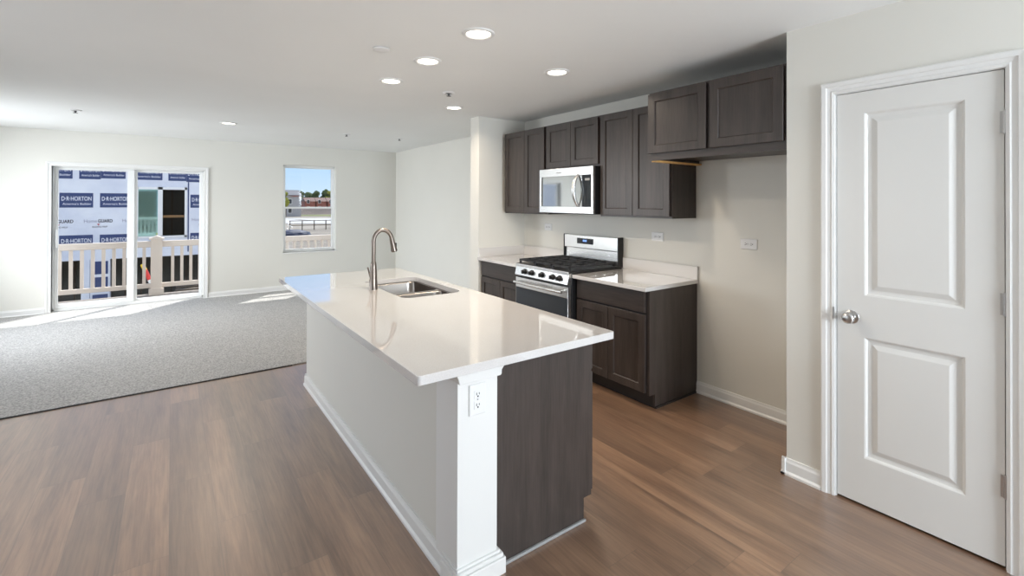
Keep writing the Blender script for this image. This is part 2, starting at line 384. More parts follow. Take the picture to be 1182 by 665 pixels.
for zc in (.339, 1.081, 1.829):
    bm = bmesh.new()
    for k in range(5): lathe(bm, [(.0062, -.0445+k*.0178), (.0062, -.0445+k*.0178+.0172)], (XP-.005, DY0-.003, zc), 'z', 12)
    lathe(bm, [(.0035, -.049), (.0035, .049)], (XP-.005, DY0-.003, zc), 'z', 10)
    bx(bm, XP-.0035, XP+.003, DY0+.001, DY0+.012, zc-.044, zc+.044)
    obj('hinge', bm, 'chrome', d1, smooth=True)

# ------------------------------------------------------------------ sliding patio door
fy = YF+.05
bm = bmesh.new()
for b in ((OX0, OX0+.022, fy, fy+.10, .02, OZ1), (OX1-.022, OX1, fy, fy+.10, .02, OZ1), (OX0, OX1, fy, fy+.10, OZ1-.016, OZ1), (OX0, OX1, fy, fy+.10, 0.010, .045)): bx(bm, *b)
d2 = tag(obj('door_2', bm, 'vinyl', bev=.002), 'white vinyl sliding patio door in the far wall', kind='structure')
def sash(name, x0, x1, z0, z1, y0, wl, wr, wt, wb, parent, glass_name='pane'):
    t = .034
    s = box(name, 'vinyl', parent, (x0, x0+wl, y0, y0+t, z0, z1), (x1-wr, x1, y0, y0+t, z0, z1), (x0+wl, x1-wr, y0, y0+t, z1-wt, z1), (x0+wl, x1-wr, y0, y0+t, z0, z0+wb), bev=.002)
    box(glass_name, 'pane', s, x0+wl, x1-wr, y0+t/2-.003, y0+t/2+.003, z0+wb, z1-wt)
    return s
sash('sliding_panel', OX0+.024, -.432, .047, OZ1-.018, fy+.006, .032, .080, .026, .06, d2)
sash('fixed_panel', -.470, OX1-.023, .047, OZ1-.018, fy+.052, .070, .032, .026, .032, d2)
box('door_handle', 'vinyl', d2, (OX0+.03, OX0+.052, fy-.022, fy+.006, .86, 1.1), bev=.004)
struct('trim_5', 'wall', (OX0-.002, OX0, YF, YF+.05, 0, OZ1), label='plain reveal beside the patio door')

# ------------------------------------------------------------------ double-hung window
wy = YF+.085
w1 = tag(box('window_1', 'vinyl', None, (WX0, WX0+.028, wy-.005, wy+.07, WZ0, WZ1), (WX1-.028, WX1, wy-.005, wy+.07, WZ0, WZ1), (WX0, WX1, wy-.005, wy+.07, WZ1-.026, WZ1), (WX0, WX1, wy-.005, wy+.07, WZ0, WZ0+.024), bev=.002),
         'white double-hung window in the far wall', kind='structure')
sash('upper_sash', WX0+.028, WX1-.028, 1.372, WZ1-.026, wy+.034, .022, .022, .018, .03, w1)
sash('lower_sash', WX0+.028, WX1-.028, WZ0+.024, 1.402, wy-.002, .022, .022, .03, .026, w1)
box('window_sill', 'trim', w1, WX0-.012, WX1+.012, YF-.014, wy-.005, WZ0-.018, WZ0, bev=.003)
f = tag(box('window_2', 'vinyl', None, (1.2, 1.25, YB-.1, YB-.03, .7, 2.2), (2.45, 2.5, YB-.1, YB-.03, .7, 2.2), (1.25, 2.45, YB-.1, YB-.03, 2.15, 2.2), (1.25, 2.45, YB-.1, YB-.03, .7, .75)), 'white front window behind the viewer', kind='structure')
for i, (a, b) in enumerate(((2.0, 3.8), (6.3, 8.1))):  # unseen left-wall windows, added to carry the daylight fill
    tag(box('window_%d' % (i+3), 'vinyl', None, (XW-.1, XW-.03, a, a+.05, .7, 2.2), (XW-.1, XW-.03, b-.05, b, .7, 2.2), (XW-.1, XW-.03, a+.05, b-.05, 2.15, 2.2), (XW-.1, XW-.03, a+.05, b-.05, .7, .75)), 'white window in the left wall', kind='structure')

# ------------------------------------------------------------------ cabinets
def rnx(name, m, parent, xf, y0, y1, z0, z1, prof=SHAKER):
    bm = bmesh.new(); rings(bm, NX(xf), y0, y1, z0, z1, prof, True); return obj(name, bm, m, parent)
def upper(label, y0, y1, z0, z1, doors, depth=.33):
    xf = XK-depth
    t = thing('wall_cabinet', label, 'cabinet', (XK-depth/2, (y0+y1)/2, z0), 'dark wall cabinets above the counter run')
    box('carcass', 'cabv', t, (xf+.038, XK-.001, y0, y1, z0+.012, z1), (xf+.055, XK-.001, y0, y0+.012, z0, z0+.012), (xf+.055, XK-.001, y1-.012, y1, z0, z0+.012))
    f = box('face_frame', 'cabh', t, (xf+.021, xf+.038, y0, y1, z1-.03, z1), (xf+.021, xf+.038, y0, y1, z0, z0+.032), (xf+.021, xf+.038, y0, y0+.03, z0+.032, z1-.03), (xf+.021, xf+.038, y1-.03, y1, z0+.032, z1-.03))
    for a, b, c, d in doors: rnx('door', 'cabv', t, xf, a, b, c, d)
    return t
upper('tall dark brown wall cabinet in the corner, left of the microwave', 3.657, 4.372, 1.372, 2.262, [(3.998, 4.356, 1.388, 2.256), (3.668, 3.994, 1.388, 2.256)])
upper('short dark brown two-door wall cabinet right above the microwave', 2.912, 3.655, 1.818, 2.262, [(3.281, 3.632, 1.834, 2.246), (2.926, 3.277, 1.834, 2.246)])
upper('tall dark brown two-door wall cabinet right of the microwave', 2.178, 2.910, 1.372, 2.262, [(2.543, 2.896, 1.388, 2.256), (2.190, 2.539, 1.388, 2.256)])
# deep cabinet over the fridge space
y0, y1, z0, z1, xf = 1.232, 2.170, 1.792, 2.275, 2.760
t = thing('refrigerator_cabinet', 'deep dark brown two-door cabinet over the empty fridge space, beside the pantry wall', 'cabinet', (3.07, 1.7, z0))
box('carcass', 'cabv', t, (xf+.038, XK-.001, y0, y1-.02, z0+.03, z1))
sp_ = box('side_panel', 'cabv', t, (xf+.038, XK-.001, y1-.02, y1, z0+.006, z1))
tag(box('raw_edge', 'rawwood', sp_, (xf+.05, XK-.002, y1-.040, y1, z0-.006, z0+.006)), 'unstained orange wood underside edge')
box('face_frame', 'cabh', t, (xf+.021, xf+.038, y0, y1, z1-.03, z1), (xf+.021, xf+.038, y0, y1, z0, z0+.05), (xf+.021, xf+.038, y0, y0+.03, z0+.05, z1-.03), (xf+.021, xf+.038, y1-.03, y1, z0+.05, z1-.03), (xf+.021, xf+.038, 1.66, 1.74, z0+.05, z1-.03))
rnx('door', 'cabv', t, xf, 1.716, 2.166, 1.842, 2.262); rnx('door', 'cabv', t, xf, 1.246, 1.690, 1.842, 2.262)

def basecab(label, y0, y1, doors, drawer, side_y=None):
    xf = XK-.61
    t = thing('base_cabinet', label, 'cabinet', (XK-.3, (y0+y1)/2, 0), 'dark base cabinets along the kitchen wall')
    if side_y: 
        box('carcass', 'cabv', t, (xf+.038, XK-.001, y0+.018, y1, .10, .858))
        bm = bmesh.new(); prism(bm, [(xf+.022, .858), (xf+.022, .105), (xf+.085, .105), (xf+.085, .001), (XK-.001, .001), (XK-.001, .858)], (y0, y0+.018), 'y')
        obj('side_panel', bm, 'cabv', t)
        box('shoe_strip', 'cabdark', t, (xf+.085, XK-.024, y0-.010, y0, .001, .016))
    else: box('carcass', 'cabv', t, (xf+.038, XK-.001, y0, y1, .10, .858))
    box('face_frame', 'cabdark', t, (xf+.021, xf+.038, y0+.018, y1, .105, .858))
    box('toe_kick', 'cabdark', t, (xf+.085, xf+.097, y0+.018, y1, .001, .10))
    for q in doors: rnx('door', 'cabv', t, xf, q[0], q[1], .122, .682)
    rnx('drawer_front', 'cabh', t, xf, drawer[0], drawer[1], .698, .846, FLAT)
basecab('dark brown base cabinet with drawer and two doors, right of the gas range', 2.168, 2.908, [(2.196, 2.547), (2.551, 2.896)], (2.196, 2.896), True)
basecab('dark brown base cabinet in the corner, left of the gas range', 3.662, 4.420, [(3.676, 4.036), (4.040, 4.398)], (3.676, 4.398))

def slab(name, m, parent, outer, z0, z1, holes=(), bev=.003):
    bm = bmesh.new(); edges = []
    for lp in [outer]+list(holes):
        vs = [bm.verts.new((x, y, z1)) for x, y in lp]
        edges += [bm.edges.new((vs[i], vs[(i+1) % len(vs)])) for i in range(len(vs))]
    bmesh.ops.triangle_fill(bm, use_beauty=True, use_dissolve=False, edges=edges)
    r = bmesh.ops.extrude_face_region(bm, geom=bm.faces[:])
    bmesh.ops.translate(bm, verts=[v for v in r['geom'] if isinstance(v, bmesh.types.BMVert)], vec=(0, 0, z0-z1))
    return obj(name, bm, m, parent, bev=bev)
rect = lambda x0, x1, y0, y1: [(x0, y0), (x1, y0), (x1, y1), (x0, y1)]
t = thing('countertop', 'short white quartz wall counter with backsplash, right of the gas range', 'countertop', (3.05, 2.53, .859))
slab('slab', 'quartz', t, rect(XK-.65, XK-.001, 2.154, 2.909), .859, .889)
box('backsplash', 'splash', t, (XK-.021, XK-.001, 2.154, 2.909, .889, .992), bev=.002)
t = thing('countertop', 'short white quartz wall counter with backsplash in the corner, left of the gas range', 'countertop', (3.05, 4.04, .859))
slab('slab', 'quartz', t, rect(XK-.65, XK-.001, 3.659, 4.421), .859, .889)
box('backsplash', 'splash', t, (XK-.021, XK-.001, 3.659, 4.401, .889, .992), bev=.002)
box('side_splash', 'splash', t, (2.736, XK-.001, 4.401, 4.421, .889, .992), bev=.002)

# ------------------------------------------------------------------ gas range
ry0, ry1 = 2.914, 3.653
t = thing('gas_range', 'stainless steel gas range with black grates between the base cabinets', 'stove', (3.03, (ry0+ry1)/2, 0))
box('body', 'black', t, (2.725, 3.345, ry0, ry1, .03, .895), bev=.002)
for fx in (2.78, 3.29):
    for fyy in (ry0+.05, ry1-.05):
        bm = bmesh.new(); lathe(bm, [(.018, .001), (.018, .008), (.010, .010), (.010, .032)], (fx, fyy, 0), 'z', 14); obj('foot', bm, 'rubber', t)
bm = bmesh.new(); prism(bm, [(2.682, .800), (2.672, .806), (2.690, .886), (2.706, .897), (2.74, .897), (2.74, .800)], (ry0+.002, ry1-.002), 'y')
cpn = obj('control_panel', bm, 'steel', t, bev=.002)
for ky in (3.501, 3.397, 3.250, 3.106, 3.016):
    bm = bmesh.new(); lathe(bm, [(.026, 0), (.026, -.006), (.020, -.008), (.019, -.030), (.016, -.033)], (2.681, ky, .847), 'x', 24); bx(bm, 2.640, 2.650, ky-.006, ky+.006, .831, .863)
    obj('knob', bm, 'black', cpn, smooth=True)
dr = box('oven_door', 'steel', t, (2.682, 2.722, ry0+.004, ry1-.004, .690, .782), (2.682, 2.722, ry0+.004, ry1-.004, .165, .235), (2.684, 2.722, ry0+.004, ry0+.012, .235, .690), (2.684, 2.722, ry1-.012, ry1-.004, .235, .690), bev=.003)
box('oven_glass', 'ovglass', dr, (2.681, 2.720, ry0+.012, ry1-.012, .236, .689), bev=.002)
bm = bmesh.new()
pts = []
for k in range(17):
    s = k/16; yy = ry0+.035 + s*(ry1-ry0-.07); pts.append((2.640 - .010*math.sin(PI*s), yy, .742))
tube(bm, pts, .0125, 14)
for yy in (ry0+.05, ry1-.05): bx(bm, 2.640, 2.683, yy-.011, yy+.011, .731, .753)
obj('oven_handle', bm, 'steel', dr, smooth=True)
box('drawer_front', 'steel', t, (2.684, 2.722, ry0+.004, ry1-.004, .045, .158), bev=.003)
ct = box('cooktop', 'black', t, (2.690, 3.300, ry0+.001, ry1-.001, .897, .914), bev=.004)
box('cooktop_edge', 'steel', t, (2.684, 2.692, ry0+.001, ry1-.001, .887, .911), bev=.002)
for (bxx, byy, r) in ((2.84, 3.09, .045), (2.84, 3.48, .05), (3.14, 3.09, .036), (3.14, 3.48, .036), (2.99, 3.285, .04)):
    bm = bmesh.new(); lathe(bm, [(r*1.25, .914), (r*1.25, .919), (r, .921), (r, .930), (r*.9, .934)], (bxx, byy, 0), 'z', 24); obj('burner', bm, 'iron', ct, smooth=True)
gw = (ry1-ry0-.03)/3
for k in range(3):
    a = ry0+.015+k*gw+.002; b = a+gw-.004; bm = bmesh.new(); z0, z1 = .936, .952; x0, x1 = 2.715, 3.278; w = .012
    for q in ((x0, x1, a, a+w), (x0, x1, b-w, b), (x0, x0+w, a, b), (x1-w, x1, a, b), (x0, x1, (a+b)/2-w/2, (a+b)/2+w/2), ((x0+x1)/2-w/2, (x0+x1)/2+w/2, a, b), (x0+.13, x0+.13+w, a, b), (x1-.13-w, x1-.13, a, b)):
        bx(bm, *q, z0, z1)
    for xx in (x0, x1-.018):
        for yy in (a, b-.018): bx(bm, xx, xx+.018, yy, yy+.018, .914, z0)
    for xx in (x0+.015, x0+.26, x1-.09): bx(bm, xx, xx+.07, a+w, a+w+.02, z0+.001, z1+.003)
    obj('grate', bm, 'iron', t)
bgd = box('backguard', 'steel', t, (3.300, 3.366, ry0+.012, ry1-.012, 1.040, 1.170), bev=.006)
box('backguard_base', 'steel', t, (3.318, 3.366, ry0+.014, ry1-.014, .895, 1.038), bev=.002)
for q in (ry0, ry1-.011): box('side_cap', 'black', t, 3.297, 3.368, q, q+.011, .897, 1.172, bev=.004)
dsp = box('display', 'bglass', bgd, (3.297, 3.301, 3.232, 3.452, 1.085, 1.140))
box('display_digits', 'blue', dsp, (3.2962, 3.2972, 3.335, 3.350, 1.107, 1.125), (3.2962, 3.2972, 3.355, 3.368, 1.107, 1.125), (3.2962, 3.2972, 3.318, 3.330, 1.107, 1.125))

# ------------------------------------------------------------------ microwave
my0, my1, mz0, mz1, mx = 2.917, 3.651, 1.394, 1.814, 2.973
t = thing('microwave', 'stainless over-the-range microwave with dark glass door, under the short wall cabinet', 'microwave', (3.17, 3.284, mz0))
box('body', 'black', t, (mx+.030, XK-.002, my0+.004, my1-.004, mz0+.004, mz1+.001))
sy = 3.049
dr = box('door', 'steel', t, (mx, mx+.028, sy+.001, my1, mz1-.075, mz1), (mx, mx+.028, sy+.001, my1, mz0, mz0+.060), (mx, mx+.028, my1-.022, my1, mz0+.06, mz1-.075), bev=.002)
bm = bmesh.new(); prism(bm, [(mx+.001, sy+.001), (mx+.026, sy+.001), (mx+.026, my1-.022), (mx+.015, my1-.022)], (mz0+.060, mz1-.075), 'z'); obj('door_glass', bm, 'mwglass', dr)
box('logo', 'grey', dr, (mx-.0008, mx+.001, 3.33, 3.40, mz1-.045, mz1-.037))
c = box('control_panel', 'steel', t, (mx, mx+.028, my0, sy-.001, mz1-.075, mz1), (mx, mx+.028, my0, sy-.001, mz0, mz0+.060), (mx, mx+.028, my0, my0+.022, mz0+.06, mz1-.075), bev=.002)
g_ = box('keypad', 'bglass', c, (mx+.001, mx+.026, my0+.022, sy-.001, mz0+.060, mz1-.075))
box('display', 'grey', g_, (mx, mx+.002, my0+.040, sy-.035, mz1-.125, mz1-.105))
bm = bmesh.new(); pts = []; rad = []
for k in range(19):
    s = k/18; pts.append((mx-.003-.052*math.sin(PI*s)**.8, 3.098+.006*math.sin(PI*s), mz0+.065+s*.285)); rad.append(.011+.008*math.sin(PI*s))
tube(bm, pts, rad, 14); obj('handle', bm, 'steel', dr, smooth=True)
box('vent_grille', 'black', t, (mx+.10, XK-.08, my0+.12, my1-.12, mz0-.010, mz0+.003))

# ------------------------------------------------------------------ island
t = thing('kitchen_island', 'kitchen island base with pale drywall side, white post and dark wood end panel', 'kitchen island', (1.27, 2.85, 0))
YN, YE = 1.600, 4.100
box('drywall_side', 'wall', t, (.900, 1.030, YN+.03, YE, 0, .854))
pst = box('post', 'trim', t, (.889, 1.072, 1.582, 1.76, 0, .854), bev=.002)
bm = bmesh.new()
for z0, z1, e in ((.000, .066, .030), (.066, .082, .022), (.082, .094, .012)): bx(bm, .889-e*.35, 1.072+e, 1.582-e*.8, 1.70, z0, z1)
obj('post_base', bm, 'trim', pst, bev=.004)
bm = bmesh.new(); prism(bm, [(.886, .800), (1.075, .800), (1.079, .806), (1.080, .822), (1.090, .834), (1.094, .838), (1.094, .855), (.872, .855), (.872, .838), (.881, .820)], (1.560, 1.70), 'y')
obj('post_capital', bm, 'trim', pst, bev=.003)
bm = bmesh.new(); prism(bm, [(1.0725, .001), (1.575, .001), (1.575, .108), (1.624, .108), (1.624, .854), (1.0725, .854)], (YN, YN+.018), 'y')
tag(obj('end_panel', bm, 'cabv', t), 'dark stained wood end panel')
box('shoe_strip', 'grey', t, (1.104, 1.580, YN-.012, YN, .001, .014), bev=.003)
for q in (((1.035, 1.605, YN+.018, 2.62, .10, .854),), ((1.035, 1.605, 3.74, YE, .10, .854),), ((1.035, 1.605, 2.62, 3.74, .10, .12),)): box('carcass', 'cabv', t, *q)
for q in ((1.585, 1.605), (1.035, 1.055)): box('sink_base_panel', 'cabv', t, *q, 2.62, 3.74, .12, .854)
box('toe_kick', 'cabdark', t, (1.560, 1.572, YN+.018, YE, .001, .10))
box('face_frame', 'cabdark', t, (1.605, 1.622, YN+.018, YE, .105, .854))
def rpx(name, m, y0, y1, z0, z1, prof=SHAKER):
    bm = bmesh.new(); rings(bm, PX(1.645), y0, y1, z0, z1, prof, True); return obj(name, bm, m, t)
for a, b in ((1.612, 2.02), (2.03, 2.42), (2.45, 2.83), (2.84, 3.22), (3.25, 3.66), (3.67, 4.08)):
    rpx('door', 'cabv', a, b, .122, .682); rpx('drawer_front', 'cabh', a, b, .698, .840, FLAT)
bm = bmesh.new()
prof = [(0, 0), (.022, 0), (.022, .012), (.0135, .022), (.0135, .068), (.009, .078), (.0065, .090), (0, .090)]
prism(bm, [(.900-d, z) for d, z in prof], (1.665, YE+.012), 'y'); prism(bm, [(YE+d, z) for d, z in prof], (.888, 1.035), 'x')
obj('baseboard', bm, 'trim', t)
# island countertop with sink cut-out
def rrect(x0, x1, y0, y1, r, n=6):
    p = []
    for cx, cy, a0 in ((x1-r, y0+r, -90), (x1-r, y1-r, 0), (x0+r, y1-r, 90), (x0+r, y0+r, 180)):
        for k in range(n+1):
            a = math.radians(a0+90*k/n); p.append((cx+r*math.cos(a), cy+r*math.sin(a)))
    return p
SX0, SX1, SY0, SY1, SM = 1.180, 1.603, 2.780, 3.570, 3.105
ctp = thing('island_countertop', 'large white polished quartz slab on the kitchen island', 'countertop', (1.19, 2.82, .855))
slab('slab', 'quartz', ctp, rrect(.693, 1.689, 1.513, 4.125, .012, 3), .855, .889, [rrect(SX0, SX1, SY0, SY1, .07)], bev=.002)
# sink: two bowls under the slab
snk = thing('kitchen_sink', 'double-bowl stainless undermount sink in the island countertop', 'sink', (1.4, 3.18, .66))
bowls = ((SY0+.004, SM-.013), (SM+.013, SY1-.004))
slab('flange', 'sink', snk, rect(SX0-.02, SX1+.02, SY0-.02, SY1+.02), .8500, .8535, [rrect(SX0+.004, SX1-.004, a, b, .066) for a, b in bowls], 0)
for a, b in bowls:
    bm = bmesh.new(); ls = []
    for ins, z, r in ((.004, .8500, .066), (.006, .840, .064), (.016, .72, .056), (.034, .69, .046), (.07, .682, .03)):
        ls.append([bm.verts.new((x, y, z)) for x, y in rrect(SX0+ins, SX1-ins, a+ins-.004, b-ins+.004, r)])
    for r0, r1 in zip(ls, ls[1:]):
        for k in range(len(r0)): bm.faces.new((r0[k], r0[(k+1) % len(r0)], r1[(k+1) % len(r0)], r1[k]))
    bm.faces.new(ls[-1]); 
    bw = obj('bowl', bm, 'sink', snk, smooth=True)
    md = bw.modifiers.new('wall', 'SOLIDIFY'); md.thickness = .0012; md.offset = 1
    bm = bmesh.new(); lathe(bm, [(.045, .6825), (.045, .686), (.036, .687), (.034, .684), (.012, .685)], ((SX0+SX1)/2, (a+b)/2, 0), 'z', 24)
    obj('drain', bm, 'chrome', bw, smooth=True)
# faucet
FX, FY, FZ = 1.134, 3.203, .889
fc = thing('kitchen_faucet', 'brushed nickel gooseneck pull-down faucet standing beside the island sink', 'faucet', (FX, FY, FZ))
bm = bmesh.new(); lathe(bm, [(.030, 0), (.030, .006), (.028, .010), (.0265, .05), (.0215, .16), (.0185, .185), (.016, .19)], (FX, FY, FZ), 'z', 28)
obj('body', bm, 'nickel', fc, smooth=True)
bm = bmesh.new(); pts = [(FX, FY, FZ+.18), (FX, FY, FZ+.28)]
for k in range(0, 15):
    a = math.radians(180 - k*12.2); pts.append((FX+.066+.066*math.cos(a), FY, FZ+.327+.066*1.22*math.sin(a)))
tube(bm, pts, .0145, 18); obj('spout', bm, 'nickel', fc, smooth=True)
e = Vector(pts[-1]); d = (Vector(pts[-1])-Vector(pts[-2])).normalized()
bm = bmesh.new(); tube(bm, [e-d*.004, e+d*.02, e+d*.05, e+d*.085, e+d*.090], [.0155, .017, .019, .0225, .019], 20); h_ = obj('spray_head', bm, 'nickel', fc, smooth=True)
bm = bmesh.new(); q = e+d*.05+Vector((.019, 0, .004)); bx(bm, q.x-.004, q.x+.004, q.y-.007, q.y+.007, q.z-.018, q.z+.018); obj('spray_button', bm, 'black', h_, bev=.002)
bm = bmesh.new(); tube(bm, [(FX, FY+.020, FZ+.055), (FX, FY+.046, FZ+.055)], .0145, 18); hb = obj('handle_hub', bm, 'nickel', fc, smooth=True)
bm = bmesh.new(); tube(bm, [(FX, FY+.040, FZ+.058), (FX-.004, FY+.062, FZ+.09), (FX-.008, FY+.095, FZ+.14)], [.0075, .0065, .0055], 12); obj('lever', bm, 'nickel', hb, smooth=True)

# ------------------------------------------------------------------ outlets
def outlet(label, loc, horiz, ax):
    """ax 'x': on a wall facing -x; 'y': facing -y. loc is the plate centre on the wall surface"""
    t = thing('power_outlet', label, 'outlet', loc, 'white duplex power outlets')
    A, Bh = (.060, .0375) if horiz else (.0375, .060)
    x, y, z = loc
    mpp = (lambda a, b, d: (x-d, y+a, z+b)) if ax == 'x' else (lambda a, b, d: (x+a, y-d, z+b))
    bm = bmesh.new(); rings(bm, mpp, -A, A, -Bh, Bh, [(0, 0.0005), (0, .004), (.003, .0065)], True); pl = obj('cover_plate', bm, 'plate', t)
    for s in (-1, 1):
        c0, c1 = (s*.021, 0) if horiz else (0, s*.021)
        ra, rb = (.0155, .0165) if horiz else (.0165, .0155)
        bm = bmesh.new(); rings(bm, mpp, c0-ra, c0+ra, c1-rb, c1+rb, [(0, .004), (0, .0080), (.0015, .0085)], True); r = obj('receptacle', bm, 'plate', pl)
        bm = bmesh.new()
        for da, db, wa, wb in ((-.006, .002, .0015, .005), (.006, .002, .0015, .004), (0, -.008, .003, .003)):
            if horiz: da, db, wa, wb = db, da, wb, wa
            rings(bm, mpp, c0+da-wa, c0+da+wa, c1+db-wb, c1+db+wb, [(0, .0080), (0, .0089)], True)
        obj('slots', bm, 'slot', r)
    bm = bmesh.new(); rings(bm, mpp, -.0025, .0025, -.0025, .0025, [(0, .006), (0, .0075)], True); obj('screw', bm, 'grey', pl)
    return t
outlet('white outlet plate on the bare wall of the empty fridge space, below its cabinet', (XK, 1.755, 1.197), True, 'x')
outlet('white outlet plate above the counter right of the gas range', (XK, 2.541, 1.203), True, 'x')
outlet('faint outlet plate between the left wall cabinet and corner counter', (XK, 3.985, 1.222), True, 'x')
outlet('upright white outlet on the white island post', (.975, 1.582, .722), False, 'y')

# ------------------------------------------------------------------ ceiling fittings
def can(label, x, y):
    t = thing('recessed_light', label, 'ceiling light', (x, y, ZC), 'round recessed ceiling lights')
    bm = bmesh.new()
    pr_ = [(.092, 0), (.092, -.004), (.086, -.009), (.074, -.010), (.066, -.004), (.066, 0)]
    seg = 40; rs = [[bm.verts.new((x+r*math.cos(2*PI*k/seg), y+r*math.sin(2*PI*k/seg), ZC+h)) for k in range(seg)] for r, h in pr_]
    for r0, r1 in zip(rs, rs[1:]):
        for k in range(seg): bm.faces.new((r0[k], r0[(k+1) % seg], r1[(k+1) % seg], r1[k]))
    obj('trim_ring', bm, 'trim', t, smooth=True)
    bm = bmesh.new(); lathe(bm, [(.0655, -.0005), (.0655, -.004), (.058, -.0055)], (x, y, ZC), 'z', 40); obj('lens', bm, 'lens', t)
    l = bpy.data.lights.new('lamp', 'AREA'); l.shape = 'DISK'; l.size = .11; l.energy = CAN; l.color = (1, .85, .68); l.spread = math.radians(150)
    o = bpy.data.objects.new('lamp', l); COL.objects.link(o); o.parent = t; o.location = (0, 0, -.012)
    return t
c0 = can('lit recessed ceiling light nearest the viewer, above the near half of the island', 1.392, 2.254)
dup(c0, (1.388, 2.892, ZC), 'lit recessed ceiling light above the island, middle of the row of three over the slab')
dup(c0, (1.386, 3.536, ZC), 'lit recessed ceiling light above the island sink end, leftmost of the kitchen lights')
dup(c0, (2.286, 4.162, ZC), 'lit recessed ceiling light just in front of the white stub wall beside the cabinets')
dup(c0, (2.263, 2.581, ZC), 'lit recessed ceiling light over the aisle, in front of the wall cabinets')
dup(c0, (.556, 6.617, ZC), 'lit recessed ceiling light over the carpet, between the patio door and the window')
def sprinkler(label, x, y):
    t = thing('sprinkler_head', label, 'sprinkler', (x, y, ZC), 'ceiling sprinkler heads')
    bm = bmesh.new(); lathe(bm, [(.052, 0), (.052, -.004), (.043, -.010), (.034, -.011), (.031, -.004)], (x, y, ZC), 'z', 28); obj('escutcheon', bm, 'plate', t, smooth=True)
    bm = bmesh.new(); lathe(bm, [(.030, -.0035), (.028, -.006), (.012, -.008), (.010, -.016), (.005, -.018), (.005, -.028), (.020, -.029), (.020, -.031)], (x, y, ZC), 'z', 18)
    for s in (-1, 1): obox(bm, (x+s*.009, y, ZC-.012), (x+s*.003, y, ZC-.029), .004, .004)
    obj('deflector', bm, 'dgrey', t)
    return t
s0 = sprinkler('small sprinkler head on the kitchen ceiling, between the lights near the stub wall', 1.941, 3.628)
dup(s0, (-.815, 6.64, ZC), 'small sprinkler head on the living ceiling, above the patio door, leftmost of all')
dup(s0, (1.986, 6.719, ZC), 'small sprinkler head on the living ceiling, just right of the far window')
dup(s0, (2.757, 6.699, ZC), 'tiny sprinkler head on the ceiling by the far right corner')
bm = bmesh.new(); lathe(bm, [(.040, 0), (.040, -.005), (.052, -.005), (.052, -.009), (.044, -.012)], (1.045, 2.832, ZC), 'z', 32)
tag(obj('ceiling_cover_plate', bm, 'plate', smooth=True), 'flat round white cover plate on the ceiling left of the island lights', 'cover plate')

# ------------------------------------------------------------------ balcony and railing
struct('balcony_deck', 'deck', (-2.6, 3.3, YF+.16, 9.9, -.16, -.05), label='balcony floor outside the patio door')
RY, rx0, rx1 = 9.8, -2.5, 3.2
t = thing('balcony_railing', 'tan vinyl balcony railing with square balusters outside the patio door', 'railing', (.3, RY, -.05))
box('top_rail', 'rail', t, (rx0, rx1, RY-.035, RY+.035, .735, .835), bev=.008)
box('bottom_rail', 'rail', t, (rx0, rx1, RY-.03, RY+.03, .065, .135), bev=.005)
k = 0; xx = -2.38
posts = (-2.45, -.194, 3.15)
while xx < rx1-.03:
    if all(abs(xx-p) > .12 for p in posts): box('baluster', 'rail', t, (xx-.022, xx+.022, RY-.018, RY+.018, .135, .735))
    xx += .1265
for px in posts:
    p_ = box('post', 'rail', t, (px-.076, px+.076, RY-.076, RY+.076, -.05, .86), bev=.004)
    bm = bmesh.new(); bx(bm, px-.1, px+.1, RY-.1, RY+.1, .86, .885); prism(bm, [(px-.09, .885), (px+.09, .885), (px, .925)], (RY-.09, RY+.09), 'y'); obj('post_cap', bm, 'rail', p_, bev=.004)
    box('post_skirt', 'rail', p_, (px-.1, px+.1, RY-.1, RY+.1, -.05, .06), bev=.006)
# striped pole leaning beyond the railing
t = thing('striped_pole', 'yellow, red and white pole leaning outside behind the balcony railing post', 'pole', (.73, 11.5, -2.9))
P0, P1 = Vector((.73, 11.5, -2.9)), Vector((-.445, 11.5, .28))
cut = [(0, .86, 'red'), (.86, .905, 'whitep'), (.905, .965, 'red'), (.965, 1, 'yellow')]
for a, b, m_ in cut:
    bm = bmesh.new(); q0 = P0.lerp(P1, a); q1 = P0.lerp(P1, b); tube(bm, [q0, q1], .035, 12); obj('pole_band', bm, m_, t)

# ------------------------------------------------------------------ townhouse under construction across the way
GZ = -2.9
BY = 17.0
bX0, bX1 = -9.0, 1.75
t = thing('townhouse_building', 'unfinished townhouse across the way wrapped in white sheeting with blue printed panels', 'building', (-3.6, BY+3, GZ))
wx0, wx1, wz0, wz1 = -.80, .375, .44, 1.90
box('wall', 'wrap', t, (bX0, wx0, BY, BY+.2, -.10, 6.0), (wx1, bX1, BY, BY+.2, -.10, 6.0), (wx0, wx1, BY, BY+.2, wz1, 6.0), (wx0, wx1, BY, BY+.2, -.10, wz0), (bX1-.2, bX1, BY+.2, BY+9, GZ, 6.0))
box('interior', 'dark', t, (bX0, bX1-.2, BY+2.6, BY+2.7, GZ, 6.0), (bX0, bX1-.2, BY+.2, BY+2.6, -.14, -.02), (bX0, bX1-.2, BY+.2, BY+2.6, 2.9, 3.0))
box('pier', 'wrap', t, (-1.95, -1.775, BY, BY+.3, GZ, -.10)); pr2 = box('pier', 'wrap', t, (-1.765, -1.36, BY, BY+.3, GZ, -.10)); box('pier', 'wrap', t, (-4.3, -3.5, BY, BY+.3, GZ, -.10)); box('pier', 'wrap', t, (1.45, bX1-.2, BY, BY+.3, GZ, -.10))
bm = bmesh.new()
for k in range(12): bx(bm, -3.2+k*.4, -3.16+k*.4, BY+2.45, BY+2.58, GZ, 2.9)
obj('wall_studs', bm, 'stud', t)
box('roof', 'roofg', t, (bX0-.2, bX1+.2, BY-.25, BY+9.2, 6.0, 6.25))
